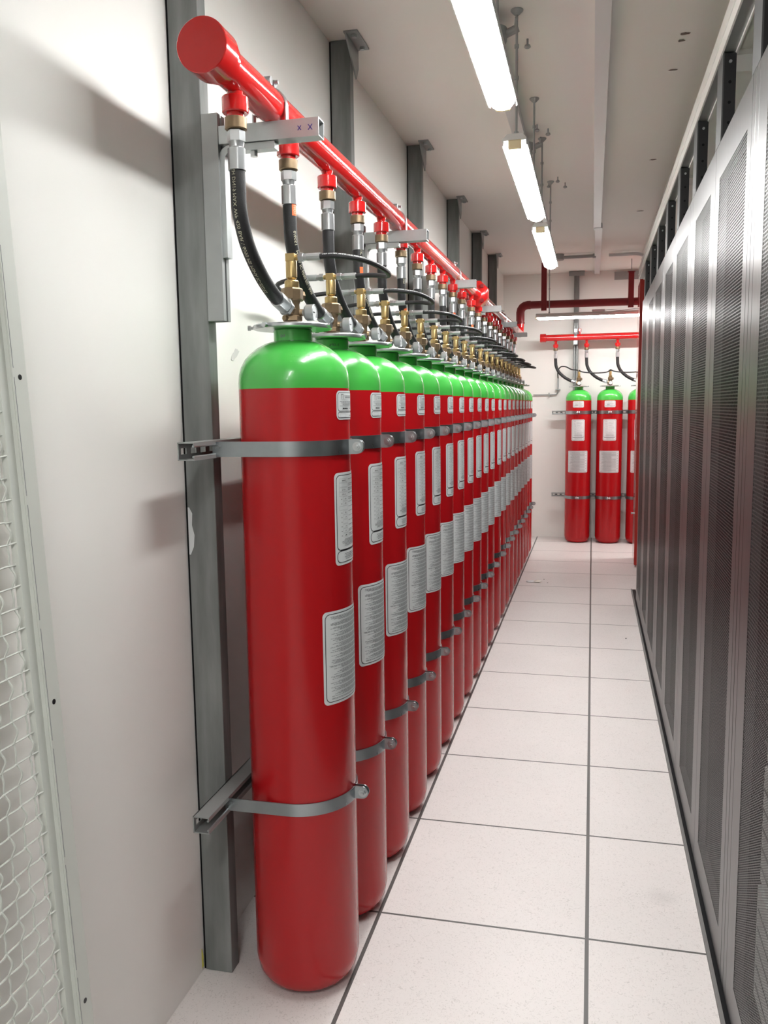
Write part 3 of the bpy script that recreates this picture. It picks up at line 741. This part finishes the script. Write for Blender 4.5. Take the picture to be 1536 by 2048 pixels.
# ---------------------------------------------------------------- pilot hoses between the valves
def pilot_fit(b1, b2, b3, x0, y, z, s_):                          # nut + ferrule pointing along +-X
    b3.cyl((x0, y, z), (x0 + s_ * .008, y, z), .0065, M_BRASS, n=12)
    b1.cyl((x0 + s_ * .008, y, z), (x0 + s_ * .020, y, z), .0108, M_ZINC, n=6, smooth=False)
    b1.cyl((x0 + s_ * .020, y, z), (x0 + s_ * .029, y, z), .0080, M_ZINC, n=12)
    b2.cyl((x0 + s_ * .029, y, z), (x0 + s_ * .062, y, z), .0088, M_GALV, n=10)
def make_pilot(label, loc, rz, gap, s_, group, dz=-.014):
    t = thing('pilot_hose', label, 'hose', loc, rz, group); z = 1.856
    b1, b2, b3 = MB(), MB(), MB()
    for y in (0, gap): pilot_fit(b1, b2, b3, s_ * .0115, y, z, s_)
    b1.build('nut', t); b2.build('ferrule', t); b3.build('fitting', t)
    e = s_ * .070
    pts = smoothpath([(e, 0, z), (e + s_ * .05, .004, z - .001), (e + s_ * .105, .045, z + dz * .6), (e + s_ * .125, gap * .5, z + dz), (e + s_ * .105, gap - .045, z + dz * .8), (e + s_ * .05, gap - .004, z - .001), (e, gap, z)], 6)
    pts = [Vector((e - s_ * .010, 0, z))] + pts + [Vector((e - s_ * .010, gap, z))]
    b = MB(); b.tube(pts, .0066, M_RUB, 10); b.build('rubber_hose', t)
    return t, pts
pil, ppts = make_pilot('thin black pilot hose looping from the first to the second cylinder valve', (XC, YC[0], 0), 0, .325, 1, 'pilot hoses of the long row')
pilw, _ = make_pilot('thin black pilot hose looping by the wall from second to third cylinder', (XC, YC[1], 0), 0, .325, -1, 'pilot hoses of the long row')
hose_text('252 DN06 MAX WP 420 BAR / 6090 PSI MSHA', .0085, ppts, .02, (0, -.6, .8), .0068, pil, M_WHITE, 'hose_print')
base = [o for o in pil.children if o.name.startswith('hose_print')]
for i in range(2, 20):
    src = pil if i % 2 == 0 else pilw
    if i == 10:
        make_pilot('thin black pilot hose looping from the eleventh to the twelfth cylinder valve', (XC, YC[10], 0), 0, YC[11] - YC[10], 1, 'pilot hoses of the long row'); continue
    d = dup(src, (XC, YC[i], 0), 0, 'thin black pilot hose joining the %s and %s cylinder valves of the long row' % (ORD[i], ORD[i + 1]))
    if i > 10: d.scale = (1, .336 / .325, 1)
for i in range(2):
    make_pilot('thin pilot hose joining the %s and %s cylinders at the back wall' % (('left', 'middle') if i == 0 else ('middle', 'right')), (FX[i], FY, 0), -PI / 2, .325, 1, 'pilot hoses at the back wall', -.032)
# feed pipe and hose of the far row
t = thing('copper_line', 'thin metal line along the back wall feeding the far cylinders', 'pipe', (-.66, 7.54, 1.61))
b = MB(); b.tube(smoothpath([(0, 0, 0), (.10, 0, 0), (.22, 0, 0), (.255, 0, .004), (.272, -.004, .03), (.274, -.006, .08)], 6), .006, M_STRUT, 10); b.build('tube', t)
b = MB(); b.box(.17, .182, -.012, .015, -.028, .022, M_GALV); b.box(.245, .30, -.02, .015, .052, .060, M_GALV); b.build('wall_clip', t)
b = MB(); b.cyl((.274, -.006, .08), (.274, -.010, .18), .009, M_ZINC, n=10); b.build('ferrule', t)
b = MB(); b.tube(smoothpath([(.274, -.010, .17), (.272, -.03, .25), (.30, -.07, .30), (.36, -.12, .30), (.42, -.18, .268), (.475, -.23, .258), (.495, -.256, .250)], 6), .0066, M_RUB, 10); b.build('rubber_hose', t)

# ---------------------------------------------------------------- manifolds
def outlet(parent, x, y, zax, zbot, rz=0):
    T = Matrix.Translation((x, y, 0))
    b = MB(); b.lathe([(.018, zax), (.0165, zax - PR), (.0145, zax - PR - .006), (.0145, zbot + .0535), (.0265, zbot + .0485), (.028, zbot + .0465), (.028, zbot + .0175), (.0262, zbot + .0155), (.019, zbot + .0155), (.019, zbot + .006)], M_PIPE, 24, T)
    o = b.build('outlet', parent)
    b = MB(); b.lathe([(.021, zbot + .0235 - .0165), (.0235, zbot + .006), (.0235, zbot - .016), (.021, zbot - .018)], M_BRONZE, 24, T); b.build('brass_adapter', o)
zb0 = 2.0975
t = thing('manifold_pipe', 'glossy red manifold pipe above the long row of cylinders', 'pipe', (0, 0, 0))
t.location = (PX, -.70, 0)
def L_(p): return (p[0] - PX, p[1] + .70, p[2])
YE = 6.85
b = MB(); b.cyl(L_((PX, -.64, PZ(-.64))), L_((PX, 3.30, PZ(3.30))), PR, M_PIPE, n=32); b.build('pipe', t)
b = MB(); pts = [(PX, 3.30, PZ(3.3)), (PX, 5.0, PZ(5.0)), (PX, YE - .07, PZ(YE))] + [(PX, YE - .07 + .07 * math.sin(a), PZ(YE) + .07 * (1 - math.cos(a))) for a in (PI / 8, PI / 4, 3 * PI / 8, PI / 2)]
pts += [(PX, YE, 2.335)]
b.tube([L_(p) for p in pts], PR, M_PIPE, 28); b.build('pipe', t)
b = MB(); b.prof([(.051, 0), (.0525, .0015), (.0525, .060), (.050, .064), (.046, .068), (.046, .084), (PR + .001, .088)], L_((PX, -.70, PZ(-.7))), L_((PX, -.6, PZ(-.6))), M_PIPE, 40); b.build('end_cap', t)
b = MB()
for y0 in (3.30, 3.345):
    T = Matrix.Translation(L_((PX, y0, PZ(y0)))) @ Matrix.Rotation(-PI / 2, 4, 'X')
    b.lathe([(.082, 0), (.086, .002), (.086, .036), (.082, .038), (.055, .045)], M_PIPE, 8, T, smooth=False, ph=.5)
fg = b.build('flange', t)
for a in (PI / 4, 3 * PI / 4, 5 * PI / 4, 7 * PI / 4):
    b = MB(); x, z = PX + .064 * math.cos(a), PZ(3.3) + .064 * math.sin(a)
    b.cyl(L_((x, 3.285, z)), L_((x, 3.40, z)), .013, M_DRED, n=6, smooth=False); b.build('flange_bolt', fg)
for y in YC: outlet(t, XC + OUT[0] - PX, y + OUT[1] + .70, PZ(y + OUT[1]), zb0)

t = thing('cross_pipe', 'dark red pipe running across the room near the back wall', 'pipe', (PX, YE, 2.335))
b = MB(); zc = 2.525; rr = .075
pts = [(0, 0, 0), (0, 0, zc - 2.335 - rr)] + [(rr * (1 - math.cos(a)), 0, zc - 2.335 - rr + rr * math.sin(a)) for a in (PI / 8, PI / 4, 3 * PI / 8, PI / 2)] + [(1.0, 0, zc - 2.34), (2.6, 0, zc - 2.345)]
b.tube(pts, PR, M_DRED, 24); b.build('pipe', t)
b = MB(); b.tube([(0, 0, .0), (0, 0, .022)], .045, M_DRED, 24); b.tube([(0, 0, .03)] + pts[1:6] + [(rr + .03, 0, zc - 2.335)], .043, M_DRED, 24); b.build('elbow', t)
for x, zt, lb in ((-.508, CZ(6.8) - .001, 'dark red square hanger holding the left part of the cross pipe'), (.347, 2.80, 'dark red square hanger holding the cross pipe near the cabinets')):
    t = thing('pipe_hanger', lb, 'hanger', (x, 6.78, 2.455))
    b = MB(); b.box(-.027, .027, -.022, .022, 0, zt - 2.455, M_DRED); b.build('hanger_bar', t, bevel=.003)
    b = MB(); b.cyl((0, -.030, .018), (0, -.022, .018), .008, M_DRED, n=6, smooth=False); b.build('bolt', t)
    if zt < 2.85:
        b = MB(); b.box(-.035, .035, -.03, .03, zt - 2.455, zt - 2.449, M_DRED)
        b.cyl((0, .012, zt - 2.45), (0, .012, CZ(6.79) - 2.456), .006, M_TRUNK, n=8); b.build('ceiling_rod', t)

# far manifold
FZ = 2.215
t = thing('manifold_pipe', 'bright red manifold pipe above the far row of cylinders', 'pipe', (-.572, FY + .01, 0))
b = MB(); b.cyl((.03, 0, FZ), (2.2, 0, FZ), .0345, M_PIPE, n=28); b.build('pipe', t)
b = MB(); b.prof([(.044, 0), (.046, .002), (.046, .060), (.036, .066)], (0, 0, FZ), (1, 0, FZ), M_PIPE, 28); b.build('end_cap', t)
for x in FXX:
    outlet(t, x - .252 + .572, .017 if False else -.01 + .027, FZ, zb0)
b = MB(); b.cyl((.418, 0, FZ + .03), (.418, 0, FZ + .06), .010, M_PIPE, n=12); b.prof([(.014, 0), (.017, .004), (.017, .030), (.012, .036)], (.418, 0, FZ + .055), (.418, 0, FZ + .1), M_PIPE, 12); b.build('vent_stub', t)

# far wall post, its strut and manifold clamp
t = thing('steel_post', 'grey steel post on the back wall behind the far manifold', 'post', (-.197, Y1, 0))
T_ = CZ(Y1) - .003
b = MB(); b.box(-.027, .027, -.082, -.006, 0, T_, M_POST); b.build('post', t, bevel=.002)
b = MB(); b.box(-.083, .083, -.094, -.0825, T_ - .05, T_ - .004, M_STRUT); b.box(-.083, .083, -.094, -.02, T_ - .006, T_ - .001, M_STRUT); b.build('ceiling_bracket', t)
b = MB(); b.sweep([(-.020, -.123), (-.008, -.123), (-.008, -.1205), (-.0175, -.1205), (-.0175, -.0855), (.0175, -.0855), (.0175, -.1205), (.008, -.1205), (.008, -.123), (.020, -.123), (.020, -.083), (-.020, -.083)], (0, 0, 1.62), (0, 0, 2.38), (1, 0, 0), (0, 1, 0), M_STRUT); b.build('mounting_strut', t)
yp = FY + .01 - Y1
b = MB(); b.box(-.020, .020, yp - .02, -.125, FZ - .0345 - .042, FZ - .0350, M_GALV)
rings = []
for k in range(17):
    a = -.1 + (PI + .2) * k / 16; c, s_ = math.cos(a), math.sin(a); r0 = .035
    rings.append([Vector((xx, yp + c * q, FZ + s_ * q)) for xx, q in ((-.014, r0), (-.014, r0 + .003), (.014, r0 + .003), (.014, r0))])
b.ring(rings, M_ZINC, False); b.cyl((-.01, yp, FZ + .048), (.018, yp, FZ + .048), .012, M_ZINC, n=10)
b.box(-.012, .012, yp - .03, -.125, FZ + .05, FZ + .085, M_ZINC); b.build('pipe_clamp', t)
# flat grey L-shaped strip on the back wall
t = thing('grey_l_strip', 'flat grey strip turning down the back wall beside the red hanger', 'cable trunking', (.2, Y1, 2.9))
b = MB(); b.box(-.0, .30, -.022, -.0005, -.065, CZ(Y1) - 2.9 - .02, M_CONDUIT); b.build('horizontal_run', t)
b = MB(); b.box(.278, .30, -.020, -.0005, -.50, -.065, M_CONDUIT); b.build('vertical_run', t)
t = thing('white_conduit', 'white conduit bending at the far ceiling near the red hanger', 'conduit', (.1, 6.3, CZ(6.3) - .03))
b = MB(); b.tube(smoothpath([(0.02, 0, 0), (.12, 0, 0), (.26, 0, 0), (.32, .02, -.01), (.34, .10, -.02), (.34, .22, -.02)], 6), .016, M_TRUNK, 10); b.build('tube', t)
# little ballast box and cable on the crosswise lamp
t = thing('ballast_box', 'small pale box with thin cables lying on the crosswise lamp', 'box', (.03, 6.60, 2.4055))
b = MB(); b.box(-.06, .065, -.03, .03, 0, .022, M_TRUNK); b.build('box', t, bevel=.003)
b = MB(); b.tube(smoothpath([(.065, 0, .012), (.12, 0, .018), (.20, 0, .006), (.30, 0, .012), (.40, 0, .018), (.56, 0, .006)], 6), .003, M_CONDUIT, 6); b.build('cable', t)

# ---------------------------------------------------------------- server cabinets
CX = .335; PITCH = .645; CB0 = -.17; CTOP = 2.235
cabs = {}
def make_cabinet(i, label):
    y0 = CB0 + PITCH * i; y1 = y0 + PITCH
    t = thing('server_cabinet', label, 'server cabinet', (CX, y0, 0), 0, 'server cabinets along the aisle')
    g0 = .046 if i % 2 == 0 else .0015; g1 = .0015 if i % 2 == 0 else .046
    W_ = PITCH
    b = MB()                                                       # casing open to the front
    b.box(.026, 1.06, .002, .014, .022, CTOP - .004, M_CABBLK); b.box(.026, 1.06, W_ - .014, W_ - .002, .022, CTOP - .004, M_CABBLK)
    b.box(.026, 1.06, .014, W_ - .014, CTOP - .02, CTOP - .004, M_CABBLK); b.box(1.046, 1.06, .014, W_ - .014, .022, CTOP - .02, M_CABBLK)
    b.box(.026, 1.06, .014, W_ - .014, .022, .04, M_CABBLK); b.box(.06, 1.06, .002, W_ - .002, 0, .022, M_CABBLK); b.build('casing', t)
    if g0 > .01:
        b = MB(); b.box(.0, .026, .0015, g0 - .0025, .024, CTOP, M_DOOR); b.build('front_post', t, bevel=.0015)
    if g1 > .01:
        b = MB(); b.box(.0, .026, W_ - g1 + .0025, W_ - .0015, .024, CTOP, M_DOOR); b.build('front_post', t, bevel=.0015)
    a0, a1 = g0, W_ - g1                                           # door extents
    p0, p1 = a0 + (.056 if g0 > .01 else .10), a1 - (.10 if g1 > .01 else .087)
    zl, zh = .125, 2.13
    b = MB()
    b.box(0, .022, a0, a1, .026, zl, M_DOOR); b.box(0, .022, a0, a1, zh, CTOP - .002, M_DOOR)
    b.box(0, .022, a0, p0, zl, zh, M_DOOR); b.box(0, .022, p1, a1, zl, zh, M_DOOR)
    d = b.build('door', t)
    b = MB(); b.box(.0004, .0019, p0, p1, zl, zh, M_PERF); b.build('perforated_panel', d)
    if i < 0:
        b = MB()
        for k in range(7):
            z0_ = .16 + .285 * k
            b.box(.034, .12, .03, .445 - .02 * (k % 3), z0_, z0_ + .262, M_EQUIP)
            for q in range(5): b.box(.033, .034, .05, .43, z0_ + .03 + .045 * q, z0_ + .035 + .045 * q, M_CABBLK)
        b.build('equipment_panel', t)
    return t
CN = {-1: 'nearest grey server cabinet with perforated door, cut by the right edge', 6: 'farthest grey server cabinet, at the far end of the line',
      -2: 'server cabinet just behind the nearest one, beside the camera', -3: 'last server cabinet behind the camera', -4: 'server cabinet at the rear end of the line behind the camera'}
for i in range(-4, 7):
    make_cabinet(i, CN.get(i, '%s grey server cabinet with perforated door, counting from the right edge' % ORD[i + 1]))
YB0, YB1 = CB0 - 4 * PITCH, CB0 + 7 * PITCH
for x0, x1, h, m, nm, lb in ((-.018, -.009, .012, M_EDGE, 'floor_edging', 'slim grey metal edging on the floor along the server cabinets'), (-.009, .018, .007, M_BLK, 'floor_seal', 'black rubber seal between floor edging and server cabinets')):
    t = thing(nm, lb, 'floor edging', (CX, YB0, 0)); b = MB(); b.box(x0, x1, 0, YB1 + .42 - YB0, 0, h, m); b.build('strip', t)

# white beam carried by posts on top of the cabinets
t = thing('overhead_beam', 'white channel beam above the tops of the server cabinets', 'beam', (CX, YB0, 2.475))
b = MB(); LN = 4.95 - YB0
for yy in range(1): 
    b.box(-.004, .001, 0, LN, 0, .085, M_BEAM); b.box(.001, .034, 0, LN, .004, .008, M_STRUT); b.box(.034, .039, 0, LN, -.004, .02, M_BEAM); b.box(.001, .02, 0, LN, .080, .085, M_BEAM)
b.box(-.007, -.004, 0, LN, .035, .040, M_BEAM)
b.build('channel', t)
for k in range(-4, 8):
    y = .40 + .61 * k
    if y > 4.2: continue
    t = thing('beam_post', '%s black perforated post carrying the white beam on the cabinets' % (ORD[k + 1] if k >= -1 else 'rear %s' % ORD[-k - 2]), 'post', (CX, y, CTOP))
    b = MB(); b.box(.0, .004, 0, .105, 0.0, .245, M_CABGREY); b.box(.004, .036, 0, .105, 0.0, .238, M_CABBLK); b.build('post', t)
    b = MB()
    for z in (.05, .105, .16): b.cyl((.020, -.0012, z), (.020, .0005, z), .0045, M_BLK, n=10)
    b.cyl((.020, -.004, .215), (.020, .0005, .215), .0045, M_GALV, n=8); b.build('bolt', t)
# red cabinet beyond the row
t = thing('red_fire_cabinet', 'tall narrow red steel cabinet standing beyond the last server cabinet', 'cabinet', (.385, 5.80, 0))
b = MB(); b.box(0, .5, 0, .035, .02, 2.62, M_REDCAB); b.build('side_panel', t, bevel=.004)
b = MB(); b.box(0.006, .5, .035, .5, .02, 2.60, M_PIPE); b.box(.03, .47, .03, .47, 0, .02, M_DRED); b.build('body', t, bevel=.004)
b = MB(); b.box(-.002, .0, .012, .03, .55, .80, M_WHITE); b.box(-.002, .0, .012, .03, 1.28, 1.31, M_WHITE); b.box(-.002, 0, .012, .03, 1.20, 1.22, M_WHITE); b.build('sticker', t)
b = MB(); b.cyl((-.03, .02, .50), (0.006, .02, .50), .008, M_ZINC, n=8); b.box(-.034, -.028, .0, .04, .492, .508, M_ZINC); b.build('handle', t)

# ---------------------------------------------------------------- leaning mesh panel at the left edge
t = thing('mesh_panel', 'pale grey framed wire mesh panel leaning on the left wall', 'mesh panel', (-.876, -1.005, .003))
LEAN = math.atan2(.098, 2.05)
t.rotation_euler = (0, -LEAN, 0)
PW, PH = .95, 2.08                                                 # local: Y from 0 to -PW, Z up, X = face
b = MB()
def frame_bar(y0, y1, z0, z1):
    b.box(-.032, 0, y0, y1, z0, z1, M_PANELF)
b.sweep([(-.055, -.032), (0, -.032), (0, -.011), (-.018, 0), (-.055, 0)], (0, 0, 0), (0, 0, PH), (0, 1, 0), (1, 0, 0), M_PANELF); frame_bar(-PW, -PW + .055, 0, PH); frame_bar(-PW + .055, -.055, 0, .05); frame_bar(-PW + .055, -.055, PH - .05, PH)
b.box(.0, .0025, -.054, -.018, 0, PH, M_PANELF)
b.box(-.020, -.008, -.075, -.055, .05, PH - .05, M_PANELF)
fr_ = b.build('frame', t)
b = MB()
z = .06
while z < PH - .1:
    b.box(.0024, .0030, -.0515, -.0508, z, z + .20, M_GREYINK); z += .215
b.build('weld_seam', fr_)
b = MB()
for z in (.42, .985, 1.55): b.cyl((.0008, -.036, z), (.0030, -.036, z), .0048, M_INK, n=14)
b.build('bolt_hole', fr_)
b = MB(); pw = .0365
def crimp(p0, d, n, L, ph):
    pts = []; N_ = int(L / pw * 8)
    for k in range(N_ + 1):
        s = L * k / N_; pts.append(Vector(p0) + Vector(d) * s + Vector(n) * (.0030 * math.cos(PI * s / pw + ph) + .0020 * math.cos(2 * PI * s / pw)))
    return pts
ny = int((PW - .14) / pw); nz = int((PH - .1) / pw)
for k in range(ny):
    y = -.088 - pw * k
    b.tube(crimp((-.014, y, .05), (0, .0, 1), (.9, .45, 0), PH - .1, PI * k), .0018, M_PANELF, 5, caps=False)
for k in range(nz):
    z = .05 + pw * (k + .5)
    b.tube(crimp((-.014, -.07, z), (0, -1, 0), (.9, 0, .35), PW - .13, PI * (k + 1)), .0018, M_PANELF, 5, caps=False)
b.build('wire_mesh', t)

# ---------------------------------------------------------------- debris on the floor
t = thing('paper_scrap', 'crumpled pale paper scrap lying on the far floor tiles', 'litter', (-.44, 4.966, 0))
b = MB(); b.lathe([(.020, 0), (.034, .006), (.022, .014), (.008, .018)], M_BUTT, 7, smooth=False); b.build('scrap', t)
b = MB(); b.lathe([(.03, 0), (.045, .004), (.03, .006)], M_WHITE, 9, Matrix.Translation((-.055, .01, 0)), smooth=False); b.build('flake', t)
for x, y, lb in ((-.392, 5.083, 'tiny dark crumb on the floor behind the paper scrap'), (-.355, 4.94, 'tiny dark crumb on the floor right of the paper scrap'), (.224, 3.262, 'tiny dark crumb on the right floor tiles near the cabinets')):
    t = thing('crumb', lb, 'litter', (x, y, 0)); b = MB(); b.lathe([(.004, 0), (.006, .002), (.002, .004)], M_INK, 6, smooth=False); b.build('crumb_body', t)
blob('wall_smudge', (-.9994, -.009, 1.649), .030, .012, (1, 0, 0), M_SMUDGE, 'faint grey smudge on the left wall between nearest post and first cylinder', 'wall mark', .5)
